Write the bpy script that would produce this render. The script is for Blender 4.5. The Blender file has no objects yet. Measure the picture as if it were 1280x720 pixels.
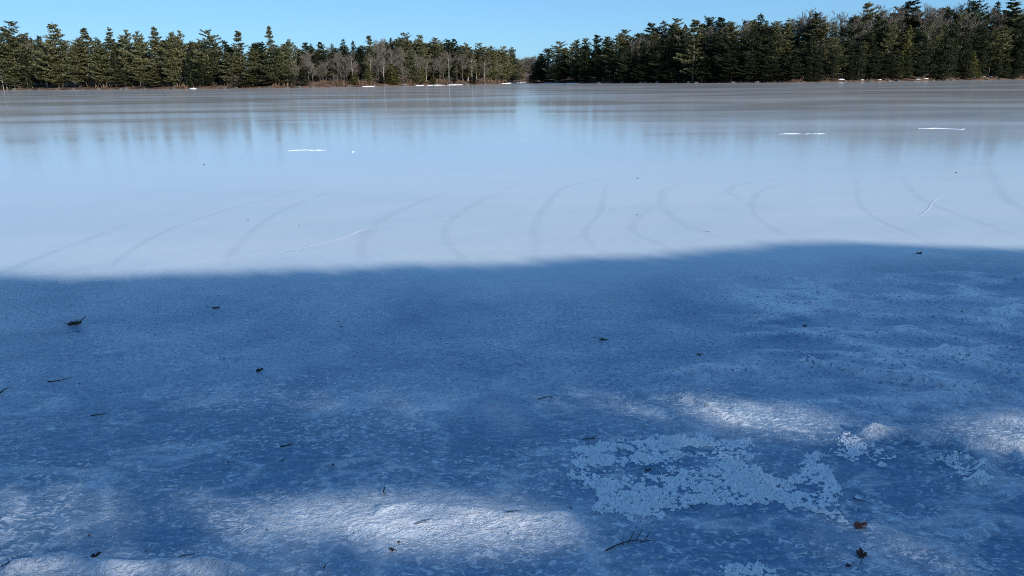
import bpy, math, random
import numpy as np
from mathutils import Matrix, Vector
C = bpy.context.scene.collection
PI = math.pi
rnd = random.Random(7)
R = math.radians

# ------------------------------------------------------------------ camera model
FPX = 930.0; CAMZ = 1.7
PITCH = math.atan((360 - 99.0) / FPX); ROLL = R(0.6)
_F = Vector((0, math.cos(PITCH), -math.sin(PITCH)))
_U0 = Vector((0, math.sin(PITCH), math.cos(PITCH))); _R0 = Vector((1, 0, 0))
_Rt = _R0 * math.cos(ROLL) - _U0 * math.sin(ROLL)
_Up = _R0 * math.sin(ROLL) + _U0 * math.cos(ROLL)

def ray(px, py):
    return _F * FPX + _Rt * (px - 640) - _Up * (py - 360)
def ground(px, py, z=0.0):
    d = ray(px, py); t = (z - CAMZ) / d.z
    return Vector((d.x * t, d.y * t, z))
def horizon_y(px):
    # ray.z == 0
    a = _F.z * FPX + _Rt.z * (px - 640)
    return 360 + a / _Up.z
def at(px, Y):
    d = ray(px, horizon_y(px)); t = Y / d.y
    return d.x * t, Y
def height_at(px, py, Y):
    d = ray(px, py); return CAMZ + d.z * Y / d.y

# ------------------------------------------------------------------ sun
SUN_AZ, SUN_EL = R(38), R(24)          # azimuth measured from straight behind, towards the right
SUN = Vector((math.sin(SUN_AZ) * math.cos(SUN_EL), -math.cos(SUN_AZ) * math.cos(SUN_EL), math.sin(SUN_EL)))

# ------------------------------------------------------------------ numpy noise
def _hash(ix, iy, s):
    n = (ix.astype(np.int64) * 374761393 + iy.astype(np.int64) * 668265263 + s * 1442695041) & 0xFFFFFFFF
    n = ((n ^ (n >> 13)) * 1274126177) & 0xFFFFFFFF
    return ((n ^ (n >> 16)) & 0xFFFFFF) / float(0xFFFFFF)
def vnoise(x, y, s=0):
    x = np.asarray(x, float); y = np.asarray(y, float)
    ix = np.floor(x); iy = np.floor(y); fx = x - ix; fy = y - iy
    fx = fx * fx * (3 - 2 * fx); fy = fy * fy * (3 - 2 * fy)
    a = _hash(ix, iy, s); b = _hash(ix + 1, iy, s); c = _hash(ix, iy + 1, s); d = _hash(ix + 1, iy + 1, s)
    return (a * (1 - fx) + b * fx) * (1 - fy) + (c * (1 - fx) + d * fx) * fy
def fbm(x, y, s=0, oct=4):
    v = 0; a = .5; t = 0
    for k in range(oct):
        v = v + a * vnoise(x * 2 ** k + 17.3 * k, y * 2 ** k - 9.1 * k, s + k); t += a; a *= .5
    return v / t
def sstep(a, b, x):
    t = np.clip((x - a) / (b - a), 0, 1); return t * t * (3 - 2 * t)

# ------------------------------------------------------------------ object helpers
def mesh_np(name, V, F, mat, smooth=False):
    me = bpy.data.meshes.new(name)
    V = np.asarray(V, np.float32); n = len(V)
    me.vertices.add(n); me.vertices.foreach_set('co', V.ravel())
    sizes = np.array([len(f) for f in F], np.int32) if not isinstance(F, np.ndarray) else np.full(len(F), F.shape[1], np.int32)
    idx = np.concatenate([np.asarray(f, np.int32) for f in F]) if not isinstance(F, np.ndarray) else F.astype(np.int32).ravel()
    me.loops.add(len(idx)); me.loops.foreach_set('vertex_index', idx)
    me.polygons.add(len(sizes))
    st = np.zeros(len(sizes), np.int32); st[1:] = np.cumsum(sizes)[:-1]
    me.polygons.foreach_set('loop_start', st)
    me.polygons.foreach_set('use_smooth', np.full(len(sizes), smooth, bool))
    me.materials.append(mat)
    me.update(calc_edges=True); me.validate()
    return me
def link(name, me, parent=None):
    o = bpy.data.objects.new(name, me); C.objects.link(o)
    if parent: o.parent = parent
    return o
def tag(o, label=None, cat=None, group=None, kind=None):
    if label: o['label'] = label
    if cat: o['category'] = cat
    if group: o['group'] = group
    if kind: o['kind'] = kind
    return o
def thing(name, label, cat, loc, rz=0, group=None, sc=1.0):
    o = bpy.data.objects.new(name, None); C.objects.link(o)
    o.empty_display_size = .2
    o.location = loc; o.rotation_euler = (0, 0, rz); o.scale = (sc, sc, sc) if not isinstance(sc, tuple) else sc
    return tag(o, label, cat, group)

class MB:
    def __init__(self): self.V = []; self.F = []
    def add(self, vs, fs):
        o = len(self.V); self.V += [tuple(v) for v in vs]; self.F += [tuple(i + o for i in f) for f in fs]
    def tube(self, pts, rad, n=6, cap=True):
        pts = [Vector(p) for p in pts]; o = len(self.V)
        for i, p in enumerate(pts):
            d = (pts[min(i + 1, len(pts) - 1)] - pts[max(i - 1, 0)])
            d = d.normalized() if d.length > 1e-9 else Vector((0, 0, 1))
            a = d.cross(Vector((0, 0, 1)));
            if a.length < .05: a = d.cross(Vector((1, 0, 0)))
            a.normalize(); b = d.cross(a)
            for k in range(n):
                t = 2 * PI * k / n
                self.V.append(tuple(p + (a * math.cos(t) + b * math.sin(t)) * rad[i]))
        for i in range(len(pts) - 1):
            for k in range(n):
                self.F.append((o + i * n + k, o + i * n + (k + 1) % n, o + (i + 1) * n + (k + 1) % n, o + (i + 1) * n + k))
        if cap:
            self.F.append(tuple(o + k for k in range(n))[::-1]); self.F.append(tuple(o + (len(pts) - 1) * n + k for k in range(n)))
    def mesh(self, name, mat, smooth=False):
        return mesh_np(name, self.V, self.F, mat, smooth)

# ------------------------------------------------------------------ materials
class NT:
    def __init__(self, name):
        self.m = bpy.data.materials.new(name); self.m.use_nodes = True
        self.t = self.m.node_tree; self.t.nodes.clear()
        self.out = self.n('ShaderNodeOutputMaterial')
    def n(self, typ, ins=None, **kw):
        nd = self.t.nodes.new(typ)
        for k, v in kw.items(): setattr(nd, k, v)
        for k, v in (ins or {}).items():
            s = nd.inputs[k]
            if isinstance(v, bpy.types.NodeSocket): self.t.links.new(v, s)
            else: s.default_value = v
        return nd
    def math(self, op, a, b=0.0, clamp=False):
        nd = self.n('ShaderNodeMath', {0: a, 1: b}, operation=op); nd.use_clamp = clamp; return nd.outputs[0]
    def mr(self, v, a, b, c=0.0, d=1.0, smooth=True):
        nd = self.n('ShaderNodeMapRange', {0: v, 1: a, 2: b, 3: c, 4: d}); nd.interpolation_type = 'SMOOTHSTEP' if smooth else 'LINEAR'
        return nd.outputs[0]
    def noise(self, vec, scale, detail=3.0, rough=.55, dist=0.0):
        return self.n('ShaderNodeTexNoise', {'Vector': vec, 'Scale': scale, 'Detail': detail, 'Roughness': rough, 'Distortion': dist}).outputs[0]
    def mix(self, f, a, b):
        nd = self.n('ShaderNodeMix', data_type='RGBA')
        for k, v in ((0, f), (6, a), (7, b)):
            s = nd.inputs[k]
            if isinstance(v, bpy.types.NodeSocket): self.t.links.new(v, s)
            else: s.default_value = v if k == 0 else tuple(v) + ((1.0,) if len(v) == 3 else ())
        return nd.outputs[2]
    def mapping(self, vec, rot=(0, 0, 0), sc=(1, 1, 1)):
        return self.n('ShaderNodeMapping', {'Vector': vec, 'Rotation': rot, 'Scale': sc}).outputs[0]
    def finish(self, sh): self.t.links.new(sh, self.out.inputs[0]); return self.m

def simple_mat(name, c1, c2, scale, rough=.8, objvar=0.0, bump=0.0, spec=.3, coord='Object', trans=0.0):
    t = NT(name)
    co = t.n('ShaderNodeTexCoord').outputs[coord]
    f = t.mr(t.noise(co, scale, 4.0), .3, .7)
    if objvar:
        oi = t.n('ShaderNodeObjectInfo').outputs['Random']
        f = t.math('ADD', t.math('MULTIPLY', f, 1 - objvar), t.math('MULTIPLY', oi, objvar))
    col = t.mix(f, c1, c2)
    p = t.n('ShaderNodeBsdfPrincipled', {'Base Color': col, 'Roughness': rough, 'Specular IOR Level': spec})
    if bump:
        b = t.n('ShaderNodeBump', {'Strength': .6, 'Distance': bump, 'Height': t.noise(co, scale * 3, 4.0)})
        t.t.links.new(b.outputs[0], p.inputs['Normal'])
    sh = p.outputs[0]
    if trans:
        tr = t.n('ShaderNodeBsdfTranslucent', {'Color': col})
        sh = t.n('ShaderNodeMixShader', {0: trans, 1: sh, 2: tr.outputs[0]}).outputs[0]
    return t.finish(sh)

M = {}
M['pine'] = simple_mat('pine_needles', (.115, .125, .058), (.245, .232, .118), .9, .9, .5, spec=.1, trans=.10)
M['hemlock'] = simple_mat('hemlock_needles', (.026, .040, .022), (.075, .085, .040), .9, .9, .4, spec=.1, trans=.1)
M['cedar'] = simple_mat('cedar_needles', (.10, .105, .034), (.20, .185, .06), 1.2, .9, .3, spec=.1, trans=.15)
M['twigs'] = simple_mat('bare_twigs', (.105, .092, .074), (.21, .187, .152), .6, .9, .5, spec=.1)
M['bark'] = simple_mat('grey_bark', (.07, .058, .05), (.2, .175, .15), 2.0, .9, .3, .02, spec=.1)
M['birch'] = simple_mat('birch_bark', (.36, .33, .3), (.62, .58, .53), 2.5, .8, .2, spec=.2)
M['brush'] = simple_mat('brown_brush', (.07, .052, .035), (.2, .13, .085), .25, .9, 0, spec=.1)
M['rock'] = simple_mat('shore_stone', (.05, .047, .045), (.17, .16, .15), 3.0, .85, .4, .05)
M['snow'] = simple_mat('old_snow', (.72, .76, .82), (.85, .87, .9), 4.0, .7, 0, .02)
M['leaf'] = simple_mat('dead_leaf_brown', (.018, .010, .007), (.085, .036, .020), 45, .6, .3, .002)
M['leafred'] = simple_mat('dead_leaf_russet', (.05, .018, .010), (.15, .055, .028), 45, .6, .1, .002)
M['stem'] = simple_mat('twig_bark', (.012, .010, .009), (.05, .036, .027), 60, .8, .2, .001)
M['barkchip'] = simple_mat('bark_chip', (.03, .022, .016), (.11, .085, .06), 40, .8, .2, .003)
M['green'] = simple_mat('evergreen_sprig', (.012, .028, .012), (.04, .07, .03), 60, .7)

# ground
t = NT('forest_floor')
co = t.n('ShaderNodeTexCoord').outputs['Object']
lit = t.mix(t.mr(t.noise(co, .35, 5.0), .35, .65), (.055, .036, .026), (.17, .11, .075))
snow = t.mr(t.noise(t.mapping(co, sc=(.05, .12, .12)), 1.0, 4.0), .70, .73)
lit = t.mix(t.math('MULTIPLY', snow, .75), lit, (.72, .75, .8))
p = t.n('ShaderNodeBsdfPrincipled', {'Base Color': lit, 'Roughness': .95, 'Specular IOR Level': .1,
        'Normal': t.n('ShaderNodeBump', {'Strength': .8, 'Distance': .15, 'Height': t.noise(co, 2.0, 5.0)}).outputs[0]})
M['floor'] = t.finish(p.outputs[0])

def ice_material(name, darken=None, crack=None):
    t = NT(name)
    co = t.n('ShaderNodeTexCoord').outputs['Object']
    sep = t.n('ShaderNodeSeparateXYZ', {0: co})
    y = sep.outputs[1]
    wob = t.math('MULTIPLY', t.math('SUBTRACT', t.noise(co, .25, 3.0), .5), 3.0)
    yy = t.math('ADD', y, wob)
    near = t.mr(yy, 5.2, 7.4, 1.0, 0.0)              # rough refrozen ice along the bank
    vnear = t.mr(yy, 3.0, 4.6, 1.0, 0.0)             # rippled ice at the very edge
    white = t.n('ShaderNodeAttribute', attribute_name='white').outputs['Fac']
    # fine texture
    speck = t.noise(t.mapping(co, sc=(1, .7, 1)), 52.0, 2.0, .6)
    speck2 = t.noise(t.mapping(co, sc=(1, .7, 1)), 30.0, 4.0, .7, .4)
    strokes = t.noise(t.mapping(co, rot=(0, 0, R(-18)), sc=(25, 40, 10)), 1.0, 3.0, .6, 1.0)
    strokes2 = t.noise(t.mapping(co, rot=(0, 0, R(12)), sc=(11, 19, 10)), 1.0, 5.0, .65, 1.6)
    area = t.mr(t.noise(t.mapping(co, sc=(.9, 1.5, 1)), 1.0, 4.0, .6, .8), .36, .62, .25, 1.0)     # smooth and pebbly areas
    big = t.noise(co, .55, 5.0, .6, .6)
    med = t.noise(co, 2.6, 5.0, .62, .8)
    pits = t.math('MULTIPLY', t.mr(speck, .44, .35, 0.0, 1.0), t.math('SUBTRACT', 1.0, t.math('MULTIPLY', vnear, .8)))
    flakes = t.mr(t.noise(t.mapping(co, rot=(0, 0, R(-15)), sc=(34, 70, 20)), 1.0, 2.0, .5, .6), .58, .66)
    # colour: clear bluish ice to white bubbly ice, with sun patches and glints whitened in
    f = t.math('ADD', t.math('MULTIPLY', t.mr(big, .35, .65), .30), t.math('MULTIPLY', t.mr(med, .35, .68), .17))
    f = t.math('ADD', f, t.math('MULTIPLY', t.math('MULTIPLY', t.math('MULTIPLY', t.mr(strokes, .535, .63), area), 1.05), vnear))  # ripple strokes whitened to stand for sky glints
    f = t.math('ADD', f, t.math('MULTIPLY', t.math('MULTIPLY', t.mr(speck2, .50, .62), area), .26))
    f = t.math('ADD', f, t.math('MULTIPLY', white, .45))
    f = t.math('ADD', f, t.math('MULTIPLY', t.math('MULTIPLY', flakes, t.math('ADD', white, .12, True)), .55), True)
    f = t.math('SUBTRACT', f, t.mr(vnear, 0, 1, .06, .24), True)
    nearcol = t.mix(f, NEAR_DARK, NEAR_WHITE)
    nearcol = t.mix(t.math('MULTIPLY', pits, .75), nearcol, (.08, .12, .18))
    patch = t.mr(t.noise(t.mapping(co, sc=(.035, .10, 1)), 1.0, 5.0, .6, .5), .35, .65)
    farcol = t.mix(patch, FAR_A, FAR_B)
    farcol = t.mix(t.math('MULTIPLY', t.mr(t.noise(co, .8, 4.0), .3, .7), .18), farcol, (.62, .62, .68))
    farcol = t.mix(t.mr(yy, 18.0, 55.0), farcol, t.mix(patch, (.385, .375, .35), (.44, .425, .40)))   # greyer ice far out, brown of the tree reflections painted in
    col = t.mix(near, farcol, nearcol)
    if darken:
        col = t.mix(1.0, col, darken)
    # bump
    h = t.math('MULTIPLY', speck, t.math('SUBTRACT', .6, t.math('MULTIPLY', vnear, .5)))
    h = t.math('ADD', h, t.math('MULTIPLY', speck2, t.math('SUBTRACT', 1.4, t.math('MULTIPLY', vnear, .9))))
    h = t.math('MULTIPLY', h, near)
    h2 = t.math('ADD', t.math('MULTIPLY', t.math('MULTIPLY', strokes, area), 1.6), t.math('MULTIPLY', strokes2, 3.0))
    h = t.math('ADD', h, t.math('MULTIPLY', h2, t.math('ADD', t.math('MULTIPLY', vnear, .8), t.math('MULTIPLY', near, .12))))
    h = t.math('ADD', h, t.math('MULTIPLY', flakes, t.math('MULTIPLY', white, .5)))
    h = t.math('ADD', h, t.math('MULTIPLY', t.noise(t.mapping(co, sc=(1, .6, 1)), 2.2, 2.0), .12))
    bump = t.n('ShaderNodeBump', {'Strength': 1.0, 'Distance': .0075, 'Height': h}).outputs[0]
    rough = t.math('ADD', t.math('MULTIPLY', near, .05), t.mr(patch, 0, 1, .08, .13))
    p = t.n('ShaderNodeBsdfPrincipled', {'Base Color': col, 'Roughness': rough, 'IOR': 1.31, 'Normal': bump})
    d = t.n('ShaderNodeBsdfDiffuse', {'Color': col, 'Normal': bump})
    matt = t.mr(yy, 9.0, 20.0, .22, 0.0)             # dull grainy belt before the smooth open ice
    frost = t.math('ADD', t.mr(t.noise(t.mapping(co, sc=(.02, .13, 1)), 1.0, 6.0, .65, .3), .38, .66, FROST[0], FROST[1]), t.math('MULTIPLY', matt, t.math('SUBTRACT', 1.0, near)), True)
    sh = t.n('ShaderNodeMixShader', {0: frost, 1: p.outputs[0], 2: d.outputs[0]}).outputs[0]
    if crack:
        a = t.n('ShaderNodeAttribute', attribute_name='soft').outputs['Fac']
        a = t.math('MULTIPLY', t.math('MULTIPLY', a, crack), t.mr(t.noise(co, 1.3, 4.0), .3, .6, .35, 1.0))
        tr = t.n('ShaderNodeBsdfTransparent')
        sh = t.n('ShaderNodeMixShader', {0: a, 1: tr.outputs[0], 2: sh}).outputs[0]
    return t.finish(sh)

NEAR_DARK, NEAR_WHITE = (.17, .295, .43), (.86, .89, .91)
FAR_A, FAR_B = (.45, .52, .55), (.54, .605, .63)
FROST = (.16, .27)
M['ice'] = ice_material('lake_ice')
M['crack_dark'] = ice_material('refrozen_crack', (.40, .46, .55), .11)
M['crack_white'] = ice_material('white_crack', (.86, .86, .9), .8)
t = NT('snow_crust')
co = t.n('ShaderNodeTexCoord').outputs['Object']
col = t.mix(t.mr(t.noise(co, 30, 4.0), .3, .7), (.90, .93, .95), (.97, .97, .97))
M['crust'] = t.finish(t.n('ShaderNodeBsdfPrincipled', {'Base Color': col, 'Roughness': .55, 'IOR': 1.31}).outputs[0])

# ------------------------------------------------------------------ shoreline and terrain
LEFT_SHORE = [(-60, 246), (0, 235), (80, 228), (150, 222), (250, 212), (340, 206), (400, 215), (450, 228), (510, 243), (560, 258), (610, 282), (640, 320), (655, 360)]
RIGHT_SHORE = [(662, 330), (680, 305), (700, 285), (750, 262), (800, 247), (850, 237), (900, 229), (950, 222), (1000, 217), (1060, 219), (1130, 226), (1200, 235), (1280, 247), (1340, 258)]
def interp(tab, x):
    xs = [a for a, b in tab]; ys = [b for a, b in tab]
    return float(np.interp(x, xs, ys))
poly = [(-330, 60), (-330, 230)] + [at(p, d) for p, d in LEFT_SHORE] + [(12, 420), (45, 440), (60, 400), (38, 360)]
poly += [at(p, d) for p, d in RIGHT_SHORE] + [(320, 240), (330, 60), (120, -4), (30, 0.4), (8, 1.0), (0, .8), (-8, 1.1), (-30, 0), (-120, -6)]
P = np.array(poly)
def shore_dist(x, y):
    """distance to the lake outline: negative on the lake"""
    x = np.asarray(x, float).ravel(); y = np.asarray(y, float).ravel()
    best = np.full(len(x), 1e9); inside = np.zeros(len(x), bool)
    n = len(P)
    for i in range(n):
        ax, ay = P[i]; bx, by = P[(i + 1) % n]
        dx, dy = bx - ax, by - ay
        tt = np.clip(((x - ax) * dx + (y - ay) * dy) / (dx * dx + dy * dy), 0, 1)
        best = np.minimum(best, np.hypot(x - ax - tt * dx, y - ay - tt * dy))
        cond = ((ay > y) != (by > y))
        with np.errstate(divide='ignore', invalid='ignore'):
            xi = (bx - ax) * (y - ay) / (by - ay) + ax
        inside ^= cond & (x < xi)
    return np.where(inside, -best, best)
def terrain_z(x, y):
    x = np.asarray(x, float); y = np.asarray(y, float); shp = x.shape
    d = shore_dist(x, y).reshape(shp)
    far = (y > 100)
    hill_r = sstep(20, 120, x) * far
    hill_c = np.exp(-((x + 35) / 60) ** 2) * far
    slope = .045 + .11 * hill_r + .055 * hill_c
    z = np.where(d > 0, .35 * sstep(0, 3, d) + np.minimum(d, 120) * slope, np.maximum(d * .5, -1.6) - .03)
    z = z + np.where(d > 0, (fbm(x * .12, y * .12, 5) - .5) * np.minimum(d * .25, 1.6), 0)
    return z
def tz(x, y): return float(terrain_z(np.array([x]), np.array([y]))[0])

gx = np.concatenate([[-4000, -2000, -1000, -700], np.arange(-480, -120, 8), np.arange(-120, 200, 2.5), np.arange(200, 480, 8), [700, 1000, 2000, 4000]])
gy = np.concatenate([[-3000, -800, -300, -120, -60, -30], np.arange(-20, 12, 1.0), np.arange(12, 190, 10), np.arange(190, 470, 2.5), np.arange(470, 640, 10), [800, 1200, 2000, 4000]])
X, Y = np.meshgrid(gx, gy)
Z = terrain_z(X, Y)
nx, ny = len(gx), len(gy)
I = np.arange(nx * ny).reshape(ny, nx)
Q = np.stack([I[:-1, :-1], I[:-1, 1:], I[1:, 1:], I[1:, :-1]], -1).reshape(-1, 4)
o = link('terrain', mesh_np('terrain', np.stack([X, Y, Z], -1).reshape(-1, 3), Q, M['floor'], True)); tag(o, kind='structure')

# ------------------------------------------------------------------ the ice sheet
def gpts(l): return [ground(*p) for p in l]
def seg_dist(x, y, pts):
    b = np.full(np.shape(x), 1e9)
    for a, c in zip(pts[:-1], pts[1:]):
        dx, dy = c.x - a.x, c.y - a.y
        tt = np.clip(((x - a.x) * dx + (y - a.y) * dy) / (dx * dx + dy * dy + 1e-12), 0, 1)
        b = np.minimum(b, np.hypot(x - a.x - tt * dx, y - a.y - tt * dy))
    return b
def blob(x, y, px, py, wx, wy, rot=0.0):
    g = ground(px, py); c, s = math.cos(rot), math.sin(rot)
    dx, dy = x - g.x, y - g.y
    u, v = dx * c + dy * s, -dx * s + dy * c
    return np.exp(-((u / wx) ** 2 + (v / wy) ** 2))
RIDGES = [([(1010, 455), (1080, 470), (1150, 482), (1220, 492), (1280, 500)], .05, .028),
          ([(1180, 440), (1230, 462), (1285, 476)], .05, .026),
          ([(1080, 545), (1130, 548), (1190, 560), (1285, 560)], .05, .026),
          ([(1140, 575), (1190, 572), (1230, 590), (1215, 610)], .035, .02),
          ([(1225, 560), (1270, 568), (1290, 590)], .04, .02),
          ([(845, 494), (875, 503), (895, 515), (930, 530)], .03, .016),
          ([(820, 470), (880, 457), (940, 462)], .05, .012),
          ([(405, 588), (440, 578), (480, 574), (492, 584)], .025, .010),
          ([(480, 640), (520, 632), (560, 640), (640, 655), (700, 650)], .06, .012),
          ([(20, 712), (80, 702), (140, 712), (230, 706), (300, 716)], .05, .022),
          ([(880, 660), (920, 654), (960, 664)], .03, .010),
          ([(120, 443), (150, 440)], .03, .010), ([(185, 428), (205, 426)], .03, .008), ([(280, 448), (300, 446)], .03, .008)]
RIDGE_P = [(gpts(p), w, h) for p, w, h in RIDGES]
def ice_h(x, y):
    x = np.asarray(x, float); y = np.asarray(y, float)
    fade = 1 - sstep(8, 14, y)
    z = (fbm(x * 1.1, y * 1.3, 11, 5) - .5) * .022 * fade
    z = z + (fbm(x * 5, y * 7, 23, 4) - .5) * .011 * (1 - sstep(3.5, 7, y))
    rg = 1 - np.abs(2 * fbm(x * 1.6 + .4 * y, y * 2.6, 31, 4) - 1)
    z = z + rg ** 5 * .030 * sstep(.6, 1.8, x - .1 * y) * (1 - sstep(6.0, 7.2, y))
    for pts, w, h in RIDGE_P:
        d = seg_dist(x, y, pts)
        z = z + 1.5 * h * np.exp(-(d / (w * .6)) ** 2) * (.45 + 1.1 * fbm(x * 9, y * 9, 41, 2))
    z = z + .020 * blob(x, y, 540, 655, .55, .16) * (.5 + fbm(x * 8, y * 10, 51, 3))
    z = z + .018 * blob(x, y, 700, 655, .3, .12)
    z = z - .018 * blob(x, y, 305, 612, .16, .12) - .012 * blob(x, y, 360, 558, .10, .09)
    return z
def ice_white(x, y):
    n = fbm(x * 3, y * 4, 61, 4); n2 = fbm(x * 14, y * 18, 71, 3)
    w = 1.2 * blob(x, y, 530, 652, .6, .20) + .55 * blob(x, y, 400, 640, .5, .2) + .5 * blob(x, y, 110, 625, .55, .2)  # white ice mounds, whitened further where the sun patches fall
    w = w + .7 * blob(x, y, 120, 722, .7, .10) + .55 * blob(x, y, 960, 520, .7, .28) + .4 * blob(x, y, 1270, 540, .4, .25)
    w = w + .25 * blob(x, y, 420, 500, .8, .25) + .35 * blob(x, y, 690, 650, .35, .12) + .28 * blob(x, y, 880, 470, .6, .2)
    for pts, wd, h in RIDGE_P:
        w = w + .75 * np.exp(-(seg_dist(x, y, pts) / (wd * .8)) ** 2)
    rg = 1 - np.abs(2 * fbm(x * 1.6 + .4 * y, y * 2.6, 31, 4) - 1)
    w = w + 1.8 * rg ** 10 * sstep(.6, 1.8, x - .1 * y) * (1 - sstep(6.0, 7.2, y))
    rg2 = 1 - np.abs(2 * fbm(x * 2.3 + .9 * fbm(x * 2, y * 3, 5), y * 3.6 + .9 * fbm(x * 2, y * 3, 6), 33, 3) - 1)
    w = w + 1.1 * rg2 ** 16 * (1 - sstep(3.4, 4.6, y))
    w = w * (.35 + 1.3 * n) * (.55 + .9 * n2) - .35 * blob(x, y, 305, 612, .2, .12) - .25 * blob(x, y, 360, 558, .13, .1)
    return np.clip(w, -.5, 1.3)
def axis(vals0, step0, lim, grow, cap):
    v = [vals0]; s = step0
    while v[-1] < lim: v.append(v[-1] + s); s = min(s * grow, cap)
    return v
ys = [-6, -4, -2, -1, 0, .5, 1.0, 1.3, 1.6] + list(np.arange(1.8, 5.2, .0125)) + axis(5.2, .014, 470, 1.022, 8)
xp = list(np.arange(0, 3.0, .0125)) + axis(3.0, .014, 340, 1.03, 8)
xs = [-v for v in xp[:0:-1]] + xp
X, Y = np.meshgrid(xs, ys); nx, ny = len(xs), len(ys)
Z = ice_h(X, Y)
I = np.arange(nx * ny).reshape(ny, nx)
Q = np.stack([I[:-1, :-1], I[:-1, 1:], I[1:, 1:], I[1:, :-1]], -1).reshape(-1, 4)
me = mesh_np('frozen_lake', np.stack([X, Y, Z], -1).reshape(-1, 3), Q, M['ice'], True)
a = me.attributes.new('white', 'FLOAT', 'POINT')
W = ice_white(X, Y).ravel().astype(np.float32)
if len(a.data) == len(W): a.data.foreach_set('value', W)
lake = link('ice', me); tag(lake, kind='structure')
print('ice verts', nx * ny)
def iz(x, y): return float(ice_h(np.array([x]), np.array([y]))[0])

# cracks: thin seams of other ice lying in the sheet
def catmull(pts, n=10):
    out = []
    q = [pts[0] * 2 - pts[1]] + pts + [pts[-1] * 2 - pts[-2]]
    for i in range(1, len(q) - 2):
        for k in range(n):
            t = k / n; p0, p1, p2, p3 = q[i - 1], q[i], q[i + 1], q[i + 2]
            out.append(.5 * (2 * p1 + (p2 - p0) * t + (2 * p0 - 5 * p1 + 4 * p2 - p3) * t * t + (3 * p1 - p0 - 3 * p2 + p3) * t ** 3))
    out.append(pts[-1]); return out
def seam(pix, width, mat, name, z, ext=0.0, taper=True):
    gp = gpts(pix)
    if ext: gp = [gp[0] + (gp[0] - gp[1]) * ext] + gp + [gp[-1] + (gp[-1] - gp[-2]) * ext * 1.3]
    pts = catmull(gp); V = []; S = []; F = []
    n = len(pts); prof = [(-1, 0), (-.45, .75), (0, 1), (.45, .75), (1, 0)]
    for i, p in enumerate(pts):
        d = (pts[min(i + 1, n - 1)] - pts[max(i - 1, 0)]).normalized(); q = Vector((-d.y, d.x, 0))
        e = min(1, i / (n * .25), (n - 1 - i) / (n * .25)) if taper else 1
        w = width * (.75 + .5 * float(fbm(np.array([p.x * 2]), np.array([p.y * 2]), 3)[0]))
        for u, s in prof:
            v = p + q * u * w; V.append((v.x, v.y, float(ice_h(np.array([v.x]), np.array([v.y]))[0]) + z)); S.append(s * e)
    k = len(prof)
    for i in range(n - 1):
        for j in range(k - 1):
            F.append((i * k + j, i * k + j + 1, (i + 1) * k + j + 1, (i + 1) * k + j))
    me = mesh_np(name, V, np.array(F), mat, True)
    at_ = me.attributes.new('soft', 'FLOAT', 'POINT'); at_.data.foreach_set('value', np.array(S, np.float32))
    return link(name, me, lake)
DARK = [[(5, 340), (60, 318), (135, 290)], [(135, 337), (155, 320), (200, 292), (260, 270), (320, 252), (380, 235)],
        [(280, 332), (295, 310), (320, 285), (355, 262), (400, 245)], [(452, 325), (452, 305), (465, 285), (495, 265), (545, 245)],
        [(580, 325), (557, 300), (562, 280), (585, 260), (625, 240)], [(670, 305), (670, 280), (685, 255), (705, 235), (735, 227)],
        [(740, 305), (732, 290), (750, 265), (757, 235)], [(825, 305), (792, 290), (795, 275), (815, 260)],
        [(885, 292), (855, 280), (830, 260), (830, 240), (850, 230)], [(985, 297), (950, 275), (940, 258), (950, 240), (980, 230)],
        [(925, 248), (912, 240), (922, 231), (955, 227)], [(1150, 297), (1100, 275), (1075, 255), (1072, 235)],
        [(1260, 290), (1190, 265), (1150, 247), (1135, 230)], [(1290, 268), (1255, 245), (1242, 220)]]
WHITE = [[(220, 335), (300, 322), (370, 312), (425, 300), (460, 287), (515, 277)], [(545, 276), (575, 275), (605, 274)],
         [(700, 267), (755, 262), (810, 250)], [(1145, 275), (1160, 262), (1170, 250), (1190, 242)]]
for i_, s in enumerate(DARK): seam(s, (.085, .06, .075, .10, .07)[i_ % 5], M['crack_dark'], 'refrozen_crack', .004, (.5, .9, .7)[i_ % 3])
for i_, s in enumerate(WHITE): seam(s, (.026, .016, .016, .010)[i_], M['crack_white'], 'white_crack', .008)

# ------------------------------------------------------------------ trees
def rv(r): return Vector((r.uniform(-1, 1), r.uniform(-1, 1), r.uniform(-1, 1)))
def trunk_pts(r, h, bend=.02, n=9):
    ax = r.uniform(-1, 1) * bend * h; ay = r.uniform(-1, 1) * bend * h
    return [Vector((ax * math.sin(2.2 * k / n), ay * math.sin(2.6 * k / n), h * k / n)) for k in range(n + 1)]
def lerp_pt(pts, z):
    h = pts[-1].z; u = max(0, min(.9999, z / h)) * (len(pts) - 1); i = int(u); return pts[i].lerp(pts[i + 1], u - i)
def spray(mb, p, out, size, r, flat=.35):
    """a leaf-sized tuft of needles: two crossed ragged blades"""
    for _ in range(2):
        d = (out * .8 + rv(r) * .8); d.z *= .6
        d = d.normalized() if d.length > .05 else Vector((1, 0, 0))
        s = d.cross(Vector((r.uniform(-flat, flat), r.uniform(-flat, flat), 1))).normalized()
        L = size * r.uniform(.6, 1.3); w = size * r.uniform(.18, .42)
        q = p + rv(r) * size * .35
        mb.add([q - d * L * .4, q + s * w, q + d * L * .7, q - s * w], [(0, 1, 2, 3)])
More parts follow.
